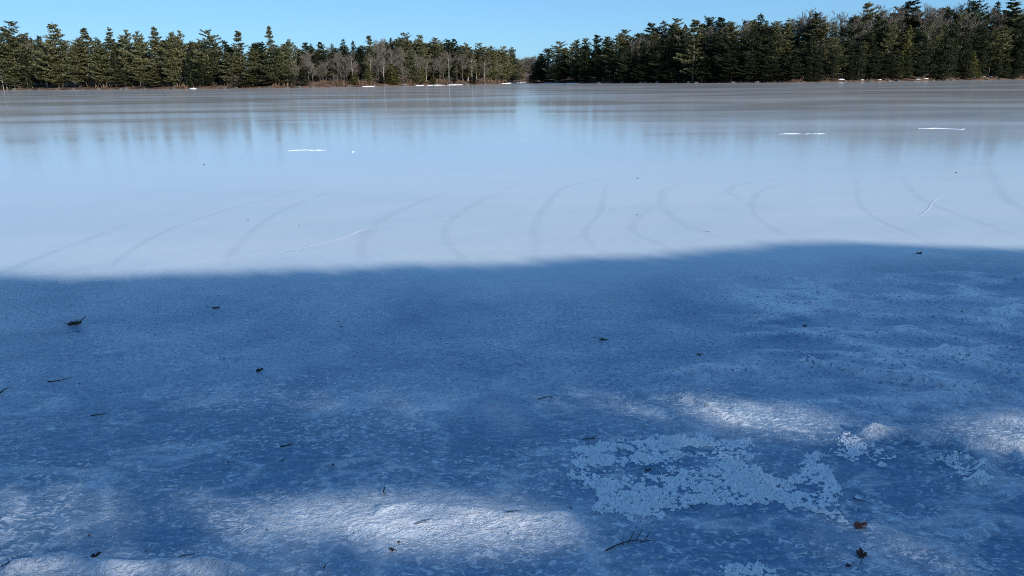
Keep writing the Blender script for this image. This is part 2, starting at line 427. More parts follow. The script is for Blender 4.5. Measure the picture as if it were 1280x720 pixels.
def make_pine(seed, h=20, base=.12, wide=.20, top='round', gap=.16, dens=1.0):
    r = random.Random(seed); tr = MB(); cr = MB()
    tp = trunk_pts(r, h, .012)
    r0 = h * .014
    tr.tube([p + Vector((0, 0, -.4)) if i == 0 else p for i, p in enumerate(tp)], [r0 * (1 - .93 * i / (len(tp) - 1)) for i in range(len(tp))], 7)
    z = base * h; ph = r.uniform(0, 6)
    while z < h * .985:
        u = (z / h - base) / (1 - base)
        prof = (.55 + .45 * min(1, u / .25)) * (1 - u) ** .62 if top == 'round' else (.6 + .4 * min(1, u / .2)) * (1 - u) ** .85
        if top == 'plume': prof = (.7 + .3 * math.sin(u * 14 + ph)) * max(.30 * (1 - u) ** .35, (1 - u) ** .9 * .85)
        nb = r.randint(4, 6)
        a0 = r.uniform(0, 6.28)
        for b in range(nb):
            if r.random() < gap: continue
            a = a0 + 6.283 * b / nb + r.uniform(-.35, .35)
            L = wide * 1.45 * h * prof * r.uniform(.45, 1.3) + .35
            d = Vector((math.cos(a), math.sin(a), 0)); c0 = lerp_pt(tp, z + r.uniform(-.3, .3))
            rise = .30 * u + r.uniform(-.20, .26) - .05
            n = max(3, int(L / .33 * dens))
            br = []
            for k in range(n + 1):
                s = k / n
                br.append(c0 + d * L * s + Vector((0, 0, L * (rise * s + .14 * s * s - .12 * math.sin(s * 3.1) * (1 - u)))))
            cr.tube([br[0], br[n // 2], br[n]], [.05 + .015 * L, .03 + .006 * L, .015], 3, False)
            for k in range(1, n + 1):
                s = k / n
                if s < .18 and r.random() < .6: continue
                lat = d.cross(Vector((0, 0, 1)))
                wd = .30 * L * math.sin(min(1, s * 1.25) * 2.4) + .15
                for q in range(r.randint(4, 7)):
                    e = r.uniform(-1, 1)
                    pp = br[k] + lat * e * wd + Vector((0, 0, r.uniform(-.08, .16) + .1 * abs(e) * wd))
                    spray(cr, pp, d + lat * e, .58, r, .9)
        z += r.uniform(.62, 1.15) * (h / 20)
    for k in range(10): spray(cr, tp[-1] + Vector((r.uniform(-.2, .2), r.uniform(-.2, .2), -r.uniform(0, .9))), Vector((0, 0, 1)), .4, r)
    return tr, cr
def make_spruce(seed, h=16, wide=.15, base=.06, size=.42):
    r = random.Random(seed); tr = MB(); cr = MB(); tp = trunk_pts(r, h, .006)
    tr.tube([p + Vector((0, 0, -.4)) if i == 0 else p for i, p in enumerate(tp)], [h * .012 * (1 - .95 * i / (len(tp) - 1)) for i in range(len(tp))], 6)
    z = base * h
    while z < h * .99:
        u = (z / h - base) / (1 - base); L0 = wide * 1.25 * h * (1 - u) ** .75 * (.75 + .25 * min(1, u * 6)) + .12
        for b in range(r.randint(5, 7)):
            a = r.uniform(0, 6.283); L = L0 * r.uniform(.6, 1.15); d = Vector((math.cos(a), math.sin(a), 0)); c0 = lerp_pt(tp, z)
            n = max(2, int(L / .3))
            for k in range(1, n + 1):
                s = k / n; lat = d.cross(Vector((0, 0, 1)))
                for q in range(2):
                    e = r.uniform(-1, 1)
                    pp = c0 + d * L * s + lat * e * .3 * L * (.3 + s) * .7 + Vector((0, 0, -.32 * L * s + .18 * L * s * s + r.uniform(-.15, .15)))
                    spray(cr, pp, d + lat * e * .6 + Vector((0, 0, -.2)), size, r, .6)
        z += r.uniform(.26, .44) * (h / 16)
    for k in range(6): spray(cr, tp[-1] + Vector((0, 0, -.12 * k)), Vector((0, 0, 1)), .32, r)
    return tr, cr
def make_bare(seed, h=15, wide=.30, lean=0.0, twig=.05, ntw=10, clear=.3):
    r = random.Random(seed); tr = MB(); cr = MB()
    tp = trunk_pts(r, h * .96, .03)
    tr.tube([p + Vector((0, 0, -.4)) if i == 0 else p for i, p in enumerate(tp)], [h * .0105 * (1 - .9 * i / (len(tp) - 1)) + .012 for i in range(len(tp))], 6)
    def grow(p, d, L, rad, lev):
        n = 3; pts = [p]; q = p; dd = d
        for k in range(n):
            dd = (dd + rv(r) * .16 + Vector((0, 0, .09))).normalized(); q = q + dd * L / n; pts.append(q)
        if lev < 2: cr.tube(pts, [rad, rad * .8, rad * .6, rad * .4], 4 if lev == 0 else 3, False)
        if lev >= 2:
            s = dd.cross(rv(r)).normalized() * twig
            cr.add([pts[0] - s * .7, pts[0] + s * .7, pts[2] + s * .5, pts[3], pts[2] - s * .5], [(0, 1, 2, 3, 4)])
            return
        m = ntw if lev == 1 else 6
        for k in range(m):
            u = r.uniform(.25, 1.0); i = min(n - 1, int(u * n)); b = pts[i].lerp(pts[i + 1], u * n - i)
            nd = (dd + rv(r) * .85 + Vector((0, 0, .25))).normalized()
            grow(b, nd, L * r.uniform(.4, .7), rad * .5, lev + 1)
    nb = 17
    for k in range(nb):
        u = clear + (.97 - clear) * (k + r.random()) / nb; a = r.uniform(0, 6.283)
        v = (u - clear) / (1 - clear)
        L = wide * h * (.55 + .6 * math.sin(min(1, v * 1.2) * 2.6)) * (1 - .45 * v) * r.uniform(.7, 1.2)
        d = Vector((math.cos(a), math.sin(a), r.uniform(.55, 1.3) + v)).normalized()
        grow(lerp_pt(tp, u * h * .96), d, L, h * .0048 * (1.2 - v), 0)
    return tr, cr

def bank(kind, items, fol, bk):
    out = []
    for tr, cr in items:
        hh = max(v[2] for v in cr.V)
        out.append((tr.mesh(kind + '_trunk', bk), cr.mesh(kind + '_crown', fol), hh))
    return out
LIB = {
    'pine': bank('pine', [make_pine(1), make_pine(2, wide=.18, gap=.2), make_pine(3, wide=.23, base=.16), make_pine(4, top='cone', wide=.22), make_pine(5, wide=.17, base=.22, gap=.25)], M['pine'], M['bark']),
    'plume': bank('pine', [make_pine(11, top='plume', wide=.17, gap=.3), make_pine(12, top='plume', wide=.2, gap=.28), make_pine(13, top='plume', wide=.15, gap=.33, base=.2)], M['pine'], M['bark']),
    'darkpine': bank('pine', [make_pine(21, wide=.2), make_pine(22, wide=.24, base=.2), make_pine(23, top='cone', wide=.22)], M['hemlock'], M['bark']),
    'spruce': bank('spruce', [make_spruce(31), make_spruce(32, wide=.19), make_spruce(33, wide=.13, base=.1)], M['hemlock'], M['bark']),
    'cedar': bank('cedar', [make_spruce(41, h=10, wide=.24, size=.4), make_spruce(42, h=10, wide=.19, size=.4)], M['cedar'], M['bark']),
    'bare': bank('bare', [make_bare(51), make_bare(52, wide=.25), make_bare(53, wide=.36, clear=.22), make_bare(54, wide=.28, clear=.42)], M['twigs'], M['bark']),
    'birch': bank('birch', [make_bare(61, wide=.22, clear=.4, ntw=5), make_bare(62, wide=.26, clear=.45, ntw=5)], M['twigs'], M['birch']),
}
NAMES = dict(pine=('pine_tree', 'pine tree'), plume=('pine_tree', 'pine tree'), darkpine=('pine_tree', 'pine tree'), spruce=('spruce_tree', 'spruce tree'),
             cedar=('cedar_tree', 'cedar tree'), bare=('bare_tree', 'bare tree'), birch=('birch_tree', 'birch tree'))
COUNT = {}
def plant(kind, px, top, inland, label, group, var=None, wmul=1.0, shore=None):
    """a tree whose trunk stands <inland> metres behind the shore on the bearing of column px; its height comes from its top row"""
    tab = shore or (LEFT_SHORE if px < 659 else RIGHT_SHORE)
    Yd = interp(tab, px) + inland
    x, y = at(px, Yd); z = tz(x, y)
    H = height_at(px, top, Yd) - z
    if H < 2.0: return None
    lib = LIB[kind]; k = COUNT.get(kind, 0); COUNT[kind] = k + 1
    tm, cm, hh = lib[(k if var is None else var) % len(lib)]
    s = H / hh
    w = s * wmul * rnd.uniform(.92, 1.1)
    w = max(w, .62)
    nm, cat = NAMES[kind]
    t = thing(nm, label, cat, (x, y, z), rnd.uniform(0, 6.28), group, (w, w, s))
    link('trunk', tm, t); link('crown', cm, t)
    return t

GL, GR = 'trees along the sunlit shore', 'trees along the shaded shore'
NAMED = [
 # kind, px, top row, inland, label, width factor, variant
 ('pine', 1, 31, 9, 'white pine cut by the edge of the view at the end of the sunlit shore', 1.0, 0),
 ('pine', 25, 25, 8, 'tall broad-topped white pine standing over the pair of white birch trunks', 1.15, 2),
 ('birch', 40, 44, 14, 'pale birch with forking white limbs between two tall pines', 1.3, 1),
 ('birch', 3.5, 80, 3, 'short birch with bright white trunk at the very end of sunlit shore', .8, 0),
 ('birch', 8, 84, 3, 'thinner white birch trunk leaning beside the short bright birch', .7, 1),
 ('spruce', 57, 43, 8, 'narrow dark pointed spruce between two tall sunlit pines', 1.0, 2),
 ('pine', 78, 27, 7, 'tallest full white pine of the sunlit shore, boughs reaching low', 1.15, 3),
 ('birch', 99, 62, 6, 'slim grey leaning trunk with few twigs next to the tallest full pine', .5, 0),
 ('plume', 115, 34, 8, 'white pine with bare open candelabra top', 1.3, 1),
 ('pine', 129, 56, 5, 'yellow-green rounded pine filling in below the candelabra-topped pine', 1.1, 1),
 ('plume', 145, 33, 8, 'white pine with pointed feathery top rising clear of its neighbours', 1.2, 0),
 ('pine', 166, 36, 9, 'thin-topped pine with a small tuft above the shoulder of its neighbour', .8, 4),
 ('pine', 180, 38, 7, 'mid-height sunlit pine between thin-topped pine and round-headed pine', .95, 1),
 ('plume', 201, 32, 8, 'tall pine with rounded plume head on straight pale trunk', 1.25, 2),
 ('pine', 221, 39, 6, 'first of two pines standing close together with joined tops', .95, 0),
 ('pine', 231, 37, 8, 'second of two close pines, its narrow top slightly higher', .8, 4),
 ('spruce', 243, 56, 12, 'dark shaded tree filling the gap beside the two joined pines', 1.3, 1),
 ('pine', 254, 50, 8, 'lower pale green pine at the shoulder of a bushy-headed pine', 1.0, 1),
 ('pine', 267, 36, 9, 'bushy-headed pine standing alone above lower dark trees', 1.1, 2),
 ('darkpine', 286, 50, 11, 'dark round-topped pine between two tall lit pines', 1.0, 0),
 ('plume', 304, 38, 8, 'open-topped pine with level boughs above brown leafy bank', 1.3, 1),
 ('bare', 297, 94, 3, 'small grey leafless tree at the ice edge before dark pines', 1.3, 0),
 ('pine', 318, 60, 5, 'short yellow-green pine spreading over the brown leafy bank', 1.3, 0),
 ('plume', 342, 31, 9, 'pine with long bare neck and lone wispy plume against the sky', .95, 2),
 ('pine', 345, 55, 4, 'wide golden-green pine at the shore below the lone wispy plume', 1.5, 2),
 ('darkpine', 330, 51, 12, 'dark pine crown just beside the lone wispy plume', 1.0, 1),
 ('spruce', 361, 82, 3, 'low dark round hemlock at the water edge where bare trees begin', 2.0, 1),
 ('pine', 365, 48, 12, 'pine ending the row of tall pines before the grey bare trees', 1.1, 1),
 ('darkpine', 385, 52, 22, 'small dark pine top above the first grey bare trees', 1.0, 0),
 ('spruce', 392, 54, 22, 'thin dark spire next to the small dark pine top', 1.2, 0),
 ('darkpine', 404, 52, 22, 'ragged dark pine above pale birch stems', 1.0, 2),
 ('spruce', 418, 54, 24, 'first dark spire of the row above the grey bare trees', 1.2, 0),
 ('spruce', 432, 48, 24, 'tallest dark pointed spruce behind grey bare trees', 1.2, 1),
 ('spruce', 444, 50, 24, 'dark spruce between the tallest pointed spruce and flat-headed pine', 1.2, 2),
 ('plume', 464, 44, 16, 'flat-headed pine in front of the grey bare hilltop', 1.2, 1),
 ('birch', 442, 62, 6, 'white forked birch standing before dark spruces', 1.2, 1),
 ('birch', 480, 72, 4, 'white birch trunk beside the small yellow-green cedar', 1.0, 0),
 ('cedar', 490, 79, 3, 'yellow-green pointed cedar by the shore below the hilltop', 1.5, 0),
 ('pine', 515, 62, 4, 'mid-height lit pine close to the cedar and the white ice edge', 1.1, 3),
 ('birch', 523, 66, 8, 'pale leaning birch beside the mid-height lit pine', 1.2, 1),
 ('cedar', 541, 93, 3, 'tiny yellow-green evergreen before the tangle of bare trees', 1.6, 1),
 ('pine', 508, 40, 24, 'highest pine on the hilltop above the grey bare crowns', 1.2, 2),
 ('pine', 527, 42, 24, 'second pine along from the hilltop crown, pointed', 1.1, 3),
 ('pine', 546, 46, 22, 'broad pine halfway down the sloping skyline from the hilltop', 1.2, 0),
 ('darkpine', 561, 48, 22, 'dark twin-headed pine on the sloping skyline', 1.2, 0),
 ('darkpine', 568, 48, 24, 'dark pine whose head joins the twin-headed pine', 1.0, 2),
 ('pine', 584, 53, 18, 'rounded lit pine on the falling skyline', 1.1, 1),
 ('pine', 601, 53, 18, 'full pine on the falling skyline near the narrow channel', 1.2, 2),
 ('birch', 606, 72, 8, 'pale straight stem in front of pines near the narrow channel', .8, 0),
 ('pine', 615, 57, 14, 'pine with dark lower boughs over the shaded shore nook', 1.1, 0),
 ('pine', 630, 57, 14, 'tall domed pine, last but one before the narrow channel', 1.1, 2),
 ('pine', 640, 58, 12, 'last full domed pine of the sunlit shore beside the channel', 1.1, 1),
 ('bare', 648, 70, 6, 'grey bare tree at the channel mouth under the last domed pine', 1.2, 2),
 # shaded side
 ('spruce', 663, 93, 2, 'lowest dark bush-like evergreen at the water edge of the point tip', 2.0, 1),
 ('spruce', 667, 86, 3, 'low dark rounded evergreen stepping up from the point tip', 1.8, 0),
 ('darkpine', 671, 77, 4, 'short dark pine between low evergreens and the taller point trees', 1.4, 1),
 ('darkpine', 676, 66, 6, 'low dark pine at the tip of the shaded point', 1.3, 0),
 ('darkpine', 685, 59, 9, 'round dark pine second from the tip of the shaded point', 1.3, 1),
 ('pine', 699, 51, 12, 'broad pine with lit head near the tip of the shaded point', 1.3, 2),
 ('birch', 696, 76, 3, 'pale bare tree glimmering in the deep shade of the point', 1.0, 0),
 ('pine', 720, 49, 12, 'lit-headed pine next along the rising shaded point', 1.2, 0),
 ('pine', 731, 46, 14, 'pointed lit pine over deep shade on the point', 1.1, 3),
 ('darkpine', 745, 43, 16, 'dark bushy pine on the rising skyline of the point', 1.3, 2),
 ('spruce', 757, 46, 12, 'small dark spire on the rising skyline of the point', 1.4, 1),
 ('pine', 778, 36, 18, 'full pine leading up to the brown bare crowns on the slope', 1.3, 2),
 ('darkpine', 812, 27, 26, 'dark tufted pine above the brown bare crowns', 1.2, 0),
 ('spruce', 826, 25, 26, 'dark conical tree beside the tufted pine above brown crowns', 1.5, 1),
 ('pine', 841, 22, 26, 'pine with spreading flat head above the brown bare crowns', 1.2, 2),
 ('plume', 866, 24, 3, 'large sunlit pine with long bare boughs at the edge of the deep shade', 1.5, 1),
 ('darkpine', 883, 19, 22, 'dark pine with a rounded knob top behind the large sunlit pine', 1.1, 1),
 ('darkpine', 897, 21, 22, 'dark full pine next to the knob-topped pine', 1.2, 2),
 ('pine', 911, 26, 14, 'lit rounded pine before pale bare crowns', 1.1, 0),
 ('bare', 927, 22, 22, 'pale bare crown showing against the sky beside lit rounded pine', 1.3, 2),
 ('birch', 905, 66, 3, 'thin grey trunk standing in deep shade by the ice', .7, 0),
 ('birch', 934, 62, 3, 'mottled pale trunk rising from the shaded ice edge', .6, 1),
 ('spruce', 945, 16, 14, 'tall pointed spruce with sunlit side on the shaded hillside', 1.4, 0),
 ('pine', 962, 27, 12, 'shorter yellow-green pine beside the tall pointed spruce', 1.2, 1),
 ('plume', 980, 22, 16, 'small tiered dark pine before bare crowns on the skyline', 1.3, 0),
 ('bare', 1003, 9, 26, 'tall bare tree with open twigs against the sky', 1.2, 0),
 ('spruce', 1013, 15, 20, 'sharp dark spruce among bare crowns on the skyline', 1.6, 1),
 ('bare', 1022, 12, 28, 'rounded bare crown behind the sharp dark spruce', 1.3, 1),
 ('bare', 1042, 11, 28, 'wide bare crown filling the skyline between spruce and tall pine', 1.4, 2),
 ('pine', 1077, 1, 26, 'tall pointed pine standing out above brown crowns on the hill', 1.3, 3),
 ('bare', 1092, 4, 30, 'brown bare crown just beside the tall pointed pine', 1.4, 1),
 ('pine', 1108, 26, 8, 'tall yellow-green sunlit pine in front of darker hillside trees', 1.1, 1),
 ('cedar', 1130, 30, 6, 'narrow sunlit yellow-green tree by the grey straight trunks', .8, 1),
 ('birch', 1154, 28, 8, 'straight pale grey trunk rising through the hillside wood', .8, 0),
 ('darkpine', 1127, -1, 26, 'dark heavy pine at the top edge of the hill', 1.3, 0),
 ('bare', 1145, 2, 22, 'spreading brown bare tree behind the straight pale trunk', 1.6, 2),
 ('birch', 1197, 10, 16, 'bare tree with bright white trunk and round grey crown on the hill', 1.3, 1),
 ('darkpine', 1206, -2, 24, 'dark dense pine beside the round grey crown', 1.2, 1),
 ('spruce', 1234, 0, 24, 'black pointed spruce just before the lone high pine', 1.2, 0),
 ('plume', 1254, -6, 20, 'high pine with drooping tiered boughs against the sky', 1.7, 0),
 ('bare', 1272, 10, 18, 'bare brown crown beside the high tiered pine', 1.5, 1),
 ('pine', 1021, 24, 18, 'lit pine closing the gap between bare crowns and wide bare crown', 1.4, 2),
 ('cedar', 1212, 62, 4, 'small yellow-green evergreen low on the hillside bank', 1.4, 0),
]
for kind, px, top, inl, lab, wm, var in NAMED:
    plant(kind, px, top, inl, lab, GL if px < 659 else GR, var, wm)

SKY_L = [(-60, 36), (0, 40), (100, 44), (200, 46), (300, 52), (360, 54), (400, 56), (450, 54), (500, 46), (540, 50), (600, 58), (640, 63), (656, 74)]
SKY_R = [(662, 76), (672, 70), (700, 57), (750, 48), (800, 38), (850, 29), (900, 27), (950, 23), (1000, 19), (1050, 17), (1100, 8), (1150, 4), (1280, 4), (1345, 4)]
LABF = {'pine': 'white pine crowded among its neighbours, no feature of its own', 'darkpine': 'dark pine lost among the packed trees', 'spruce': 'dark spruce wedged between taller trees', 'bare': 'grey-brown leafless tree in the tangle of bare crowns', 'cedar': 'small yellow-green evergreen low on the bank', 'birch': 'thin pale-trunked tree among grey bare trees'}
def fill(px0, px1, n, kinds, inl, drop, side):
    tab, sky = (LEFT_SHORE, SKY_L) if side == 'L' else (RIGHT_SHORE, SKY_R)
    for i in range(n):
        px = px0 + (px1 - px0) * (i + rnd.uniform(.1, .9)) / n
        kind = rnd.choice(kinds)
        top = interp(sky, px) + rnd.uniform(*drop)
        suffix = ' on the sunlit shore' if side == 'L' else ' on the shaded hillside shore'
        plant(kind, px, top, rnd.uniform(*inl), LABF[kind] + suffix, 'crowded %ss of the %s shore' % (NAMES[kind][1], 'sunlit' if side == 'L' else 'shaded'), None, rnd.uniform(1.0, 1.35), tab)
# sunlit shore
fill(-40, 370, 28, ['pine', 'pine', 'pine', 'darkpine'], (14, 24), (0, 8), 'L')
fill(-30, 365, 32, ['spruce', 'darkpine', 'bare'], (26, 40), (1, 6), 'L')
fill(-20, 365, 22, ['pine', 'pine', 'pine', 'spruce'], (3, 7), (10, 42), 'L')
fill(370, 650, 40, ['bare', 'bare', 'bare', 'bare', 'birch'], (6, 18), (8, 24), 'L')
fill(375, 645, 28, ['bare', 'bare', 'darkpine', 'pine'], (18, 34), (3, 12), 'L')
fill(372, 640, 14, ['cedar', 'bare', 'spruce', 'bare'], (3, 6), (28, 44), 'L')
fill(370, 650, 40, ['darkpine', 'pine', 'spruce', 'bare'], (30, 46), (0, 6), 'L')
fill(480, 655, 26, ['darkpine', 'pine', 'pine', 'spruce'], (20, 34), (-1, 5), 'L')
fill(770, 1345, 30, ['bare'], (16, 30), (-4, 8), 'R')
fill(670, 980, 16, ['darkpine', 'pine'], (20, 34), (-2, 5), 'R')
fill(466, 506, 6, ['bare'], (24, 34), (-4, 2), 'L')
# shaded shore
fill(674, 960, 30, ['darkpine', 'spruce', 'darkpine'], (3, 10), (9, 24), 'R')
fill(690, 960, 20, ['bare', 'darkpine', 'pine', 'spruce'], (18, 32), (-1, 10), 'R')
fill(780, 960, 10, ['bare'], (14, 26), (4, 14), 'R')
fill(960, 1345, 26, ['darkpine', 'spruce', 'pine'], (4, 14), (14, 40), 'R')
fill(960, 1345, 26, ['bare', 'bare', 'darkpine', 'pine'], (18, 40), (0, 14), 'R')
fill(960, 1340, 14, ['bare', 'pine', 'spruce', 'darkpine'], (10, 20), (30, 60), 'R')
fill(668, 1340, 44, ['spruce', 'darkpine', 'spruce'], (1.0, 3.0), (38, 62), 'R')  # low dark evergreens added so the bank looks deep in shade
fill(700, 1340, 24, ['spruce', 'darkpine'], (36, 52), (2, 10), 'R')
# bare trees at the head of the channel, beyond the point
for px, top in ((654, 72), (659, 73), (663, 71), (667, 70), (671, 72), (676, 72), (662, 78), (670, 78), (652, 74), (657, 70), (661, 69), (665, 71), (669, 68), (674, 70), (655, 80), (667, 76)):
    plant('bare', px, top, 0, 'distant bare tree at the head of the narrow channel', 'bare trees at the head of the channel', None, 1.6, [(600, 446), (700, 446)])

# undergrowth along both far banks: one uncountable mass of twigs
r = random.Random(99); mb = MB()
for tab, p0, p1 in ((LEFT_SHORE, -50, 652), (RIGHT_SHORE, 664, 1340)):
    for i in range(9000):
        px = r.uniform(p0, p1); Yd = interp(tab, px) + .8 + abs(r.gauss(0, 4.5)); x, y = at(px, Yd)
        cl = float(fbm(np.array([x * .16]), np.array([y * .16]), 8, 2)[0])
        if cl < .46 or r.random() > (cl - .36) * 2.2: continue
        if (tab is RIGHT_SHORE or px < 200) and r.random() < .8: continue
        z = tz(x, y); hgt = r.uniform(.4, 2.2) * (cl + .2); w = r.uniform(.03, .12)
        d = Vector((r.uniform(-.5, .5), r.uniform(-.5, .5), 1)).normalized() * hgt; s = Vector((r.uniform(-1, 1), r.uniform(-1, 1), 0)).normalized() * w
        b = Vector((x, y, z - .05)); mb.add([b - s * .6, b + s * .6, b + d * .7 + s, b + d, b + d * .6 - s], [(0, 1, 2, 3, 4)])
o = link('undergrowth', mb.mesh('undergrowth', M['brush'])); tag(o, kind='stuff')

# shore stones, snow strips, fallen trunks
def rock_mesh(seed, n=2):
    import bmesh
    bm = bmesh.new(); bmesh.ops.create_icosphere(bm, subdivisions=n, radius=1)
    r = random.Random(seed); ax = [rv(r).normalized() for _ in range(7)]; dd = [r.uniform(.55, .9) for _ in ax]
    for v in bm.verts:
        for a_, d_ in zip(ax, dd):
            k = v.co.dot(a_)
            if k > d_: v.co -= a_ * (k - d_) * .9
        v.co += rv(r) * .04
    me = bpy.data.meshes.new('shore_rock'); bm.to_mesh(me); bm.free(); me.materials.append(M['rock']); return me
ROCKS = [rock_mesh(k) for k in range(4)]
k = 0
for tab, p0, p1, n, txt in ((LEFT_SHORE, 2, 650, 34, 'sunlit'), (RIGHT_SHORE, 668, 1278, 34, 'shaded')):
    for i in range(n):
        px = p0 + (p1 - p0) * (i + rnd.uniform(.1, .9)) / n; Yd = interp(tab, px) + rnd.uniform(-.6, 1.2)
        x, y = at(px, Yd); o = link('shore_rock', ROCKS[k % 4]); k += 1
        s = rnd.uniform(.25, .75); o.location = (x, y, max(tz(x, y), 0) + s * .12); o.scale = (s * rnd.uniform(1, 1.9), s, s * .6); o.rotation_euler = (0, 0, rnd.uniform(0, 6))
        tag(o, 'grey stone at the ice edge along the %s far shore' % txt, 'rock', 'stones along the %s shore' % txt)
def snow_strip(p0, p1, dy, label, tab, th=.14, depth=1.1, group=None):
    pts = []; V = []; F = []; n = 26
    for i in range(n + 1):
        px = p0 + (p1 - p0) * i / n; Yd = interp(tab, px) + dy
        x, y = at(px, Yd); u = i / n; e = max(.05, math.sin(PI * u) ** .5) * (.5 + float(fbm(np.array([x * .6]), np.array([y * .6]), 77, 3)[0]))
        z0 = max(0, tz(x, y))
        for a_, b_ in ((-.5, .0), (-.42, .7), (-.1, 1.0), (.3, .85), (.5, .0)):
            V.append((x, y + a_ * depth * e, z0 - .02 + th * b_ * e + .02 * b_))
    for i in range(n):
        for j in range(4): F.append((i * 5 + j, (i + 1) * 5 + j, (i + 1) * 5 + j + 1, i * 5 + j + 1))
    c = np.mean(np.array(V), 0); V = [(v[0] - c[0], v[1] - c[1], v[2]) for v in V]
    o = link('snow_strip', mesh_np('snow_strip', V, np.array(F), M['snow'], True)); o.location = (c[0], c[1], 0)
    return tag(o, label, 'snow', group)
snow_strip(533, 557, -.7, 'longer bright white snow strip at the foot of the hilltop shore', LEFT_SHORE, .2, 1.4)
snow_strip(558, 579, -.7, 'shorter bright white snow strip continuing towards the channel', LEFT_SHORE, .2, 1.4)
snow_strip(519, 530, -.6, 'small white snow scrap beside the longer bright strip', LEFT_SHORE, .22)
snow_strip(452, 468, -.5, 'thin white snow scrap on the shore below flat-headed pine', LEFT_SHORE, .2)
snow_strip(236, 245, -.5, 'small white snow scrap below the two joined pines', LEFT_SHORE, .3)
snow_strip(626, 658, -.8, 'low snow strip on the shore at the channel mouth', LEFT_SHORE, .3, 1.6)
snow_strip(672, 705, -.8, 'shaded snow strip at the tip of the dark point', RIGHT_SHORE, .25, 1.6)
snow_strip(706, 725, -.8, 'second shaded snow strip along the dark point', RIGHT_SHORE, .2, 1.4)
def snow_heap(px, py, w, h, inland, label, group=None):
    Yd = interp(RIGHT_SHORE, px) + inland; x, y = at(px, Yd); z = tz(x, y)
    o = link('snow_patch', SNOWHEAP); o.location = (x, y, z - .05); sc = Yd / FPX
    o.scale = (w * sc * .5, w * sc * .4, max(.15, h * sc * .5)); o.rotation_euler = (0, 0, 0)
    return tag(o, label, 'snow', group)
import bmesh
bm = bmesh.new(); bmesh.ops.create_icosphere(bm, subdivisions=3, radius=1)
for v in bm.verts:
    v.co.z = max(v.co.z, -.05); k = 1 + .35 * (float(fbm(np.array([v.co.x * 2 + 5]), np.array([v.co.y * 2 + 5]), 9, 3)[0]) - .5)
    v.co.x *= k; v.co.y *= k; v.co.z *= .6 + .8 * float(fbm(np.array([v.co.x * 3]), np.array([v.co.y * 3]), 19, 2)[0])
SNOWHEAP = bpy.data.meshes.new('snow_patch'); bm.to_mesh(SNOWHEAP); bm.free(); SNOWHEAP.materials.append(M['snow'])
for p in SNOWHEAP.polygons: p.use_smooth = True
for px, w, h, inl in ((779, 6, 2, 2), (808, 7, 2, 2), (822, 6, 2, 2), (1052, 8, 3, 2), (1078, 5, 2, 2), (1148, 6, 2, 2), (1158, 6, 2, 3), (1218, 5, 2, 4), (1230, 4, 2, 4.5), (1246, 5, 2, 5), (1262, 5, 2, 4), (1275, 4, 2, 5), (1238, 5, 2, 6), (1100, 5, 2, 2)):
    snow_heap(px, 0, w, h, inl, 'small blue-white snow patch on the shaded bank just above the ice', 'snow patches on the shaded bank')
def log(px0, py0, px1, py1, Yoff, label, rad=.13):
    Yd = interp(RIGHT_SHORE, px0) + Yoff; a_ = at(px0, Yd); b_ = at(px1, Yd - .8)
    p0 = Vector((a_[0], a_[1], height_at(px0, py0, Yd))); p1 = Vector((b_[0], b_[1], height_at(px1, py1, Yd - .8)))
    mb = MB(); mid = p0.lerp(p1, .5) + Vector((0, 0, .12))
    mb.tube([p0 - p0, mid - p0, p1 - p0], [rad, rad * .8, rad * .45], 7)
    for u in (.4, .6, .75):
        q = (p1 - p0) * u; mb.tube([q, q + Vector((.2, -.3, .7)), q + Vector((.3, -.5, 1.2))], [rad * .35, rad * .2, .01], 4)
    o = link('fallen_log', mb.mesh('fallen_log', M['bark'])); o.location = p0; return tag(o, label, 'log')
log(1176, 95, 1190, 84, 1.5, 'pale fallen trunk slanting up from the shaded bank below the white-trunked tree')
log(1160, 93, 1152, 98, .3, 'short pale fallen branch sloping down onto the ice')

# ------------------------------------------------------------------ near wood on the bank behind the viewpoint: unseen, crowns cut to the wanted shade edge and sun spots
EDGE = [(-700, 352), (0, 349), (200, 347), (420, 340), (520, 333), (640, 331), (760, 325), (860, 319), (960, 309), (1060, 304), (1160, 308), (1280, 313), (2000, 320)]
EG = [ground(*p) for p in EDGE]; ex = [g.x for g in EG]; ey = [g.y for g in EG]
SPOTS = [(980, 525, .47, .19, 1.0, -.05), (835, 507, .46, .13, .96, -.03), (930, 517, .35, .10, .92, -.05), (1300, 545, .46, .20, 1.0, 0),
         (535, 655, .52, .19, 1.0, 0), (400, 648, .45, .17, .97, 0), (200, 642, .5, .13, .93, 0), (60, 645, .45, .13, .93, 0), 
         (390, 500, .60, .09, .78, .0), (660, 520, .40, .10, .62, 0), (690, 650, .30, .08, .78, 0), (870, 668, .38, .08, .74, 0),
         (110, 730, .85, .11, 1.0, 0), (1180, 690, .4, .12, .50, 0), (880, 467, .35, .09, .60, 0), (600, 329, .6, .16, .8, 0), (700, 366, .45, .12, .6, 0), (300, 372, .5, .14, .55, 0)]
def light_prob(x, y):
    v = np.zeros_like(x)
    for px, py, wx, wy, s, rot in SPOTS:
        g = ground(px, py); c, sn = math.cos(rot), math.sin(rot); dx, dy = x - g.x, y - g.y
        u, w = dx * c + dy * sn, -dx * sn + dy * c
        v = np.maximum(v, s * (1 - sstep(.75, 1.7, (u / wx) ** 2 + (w / wy) ** 2)))
    return v
r = random.Random(5); rn = np.random.default_rng(5)
trunks = [(x_, -11.0 + r.uniform(-.5, .5)) for x_ in (-9, -4, 1, 6.4, 16.6, 21, 26)]
NN = 125000
qx = rn.uniform(-15, 16, NN); qy = rn.uniform(-2.5, 9, NN)
edge = np.interp(qx, ex, ey) + .22 * (fbm(qx * .8, qx * 0 + .5, 88, 2) - .5)
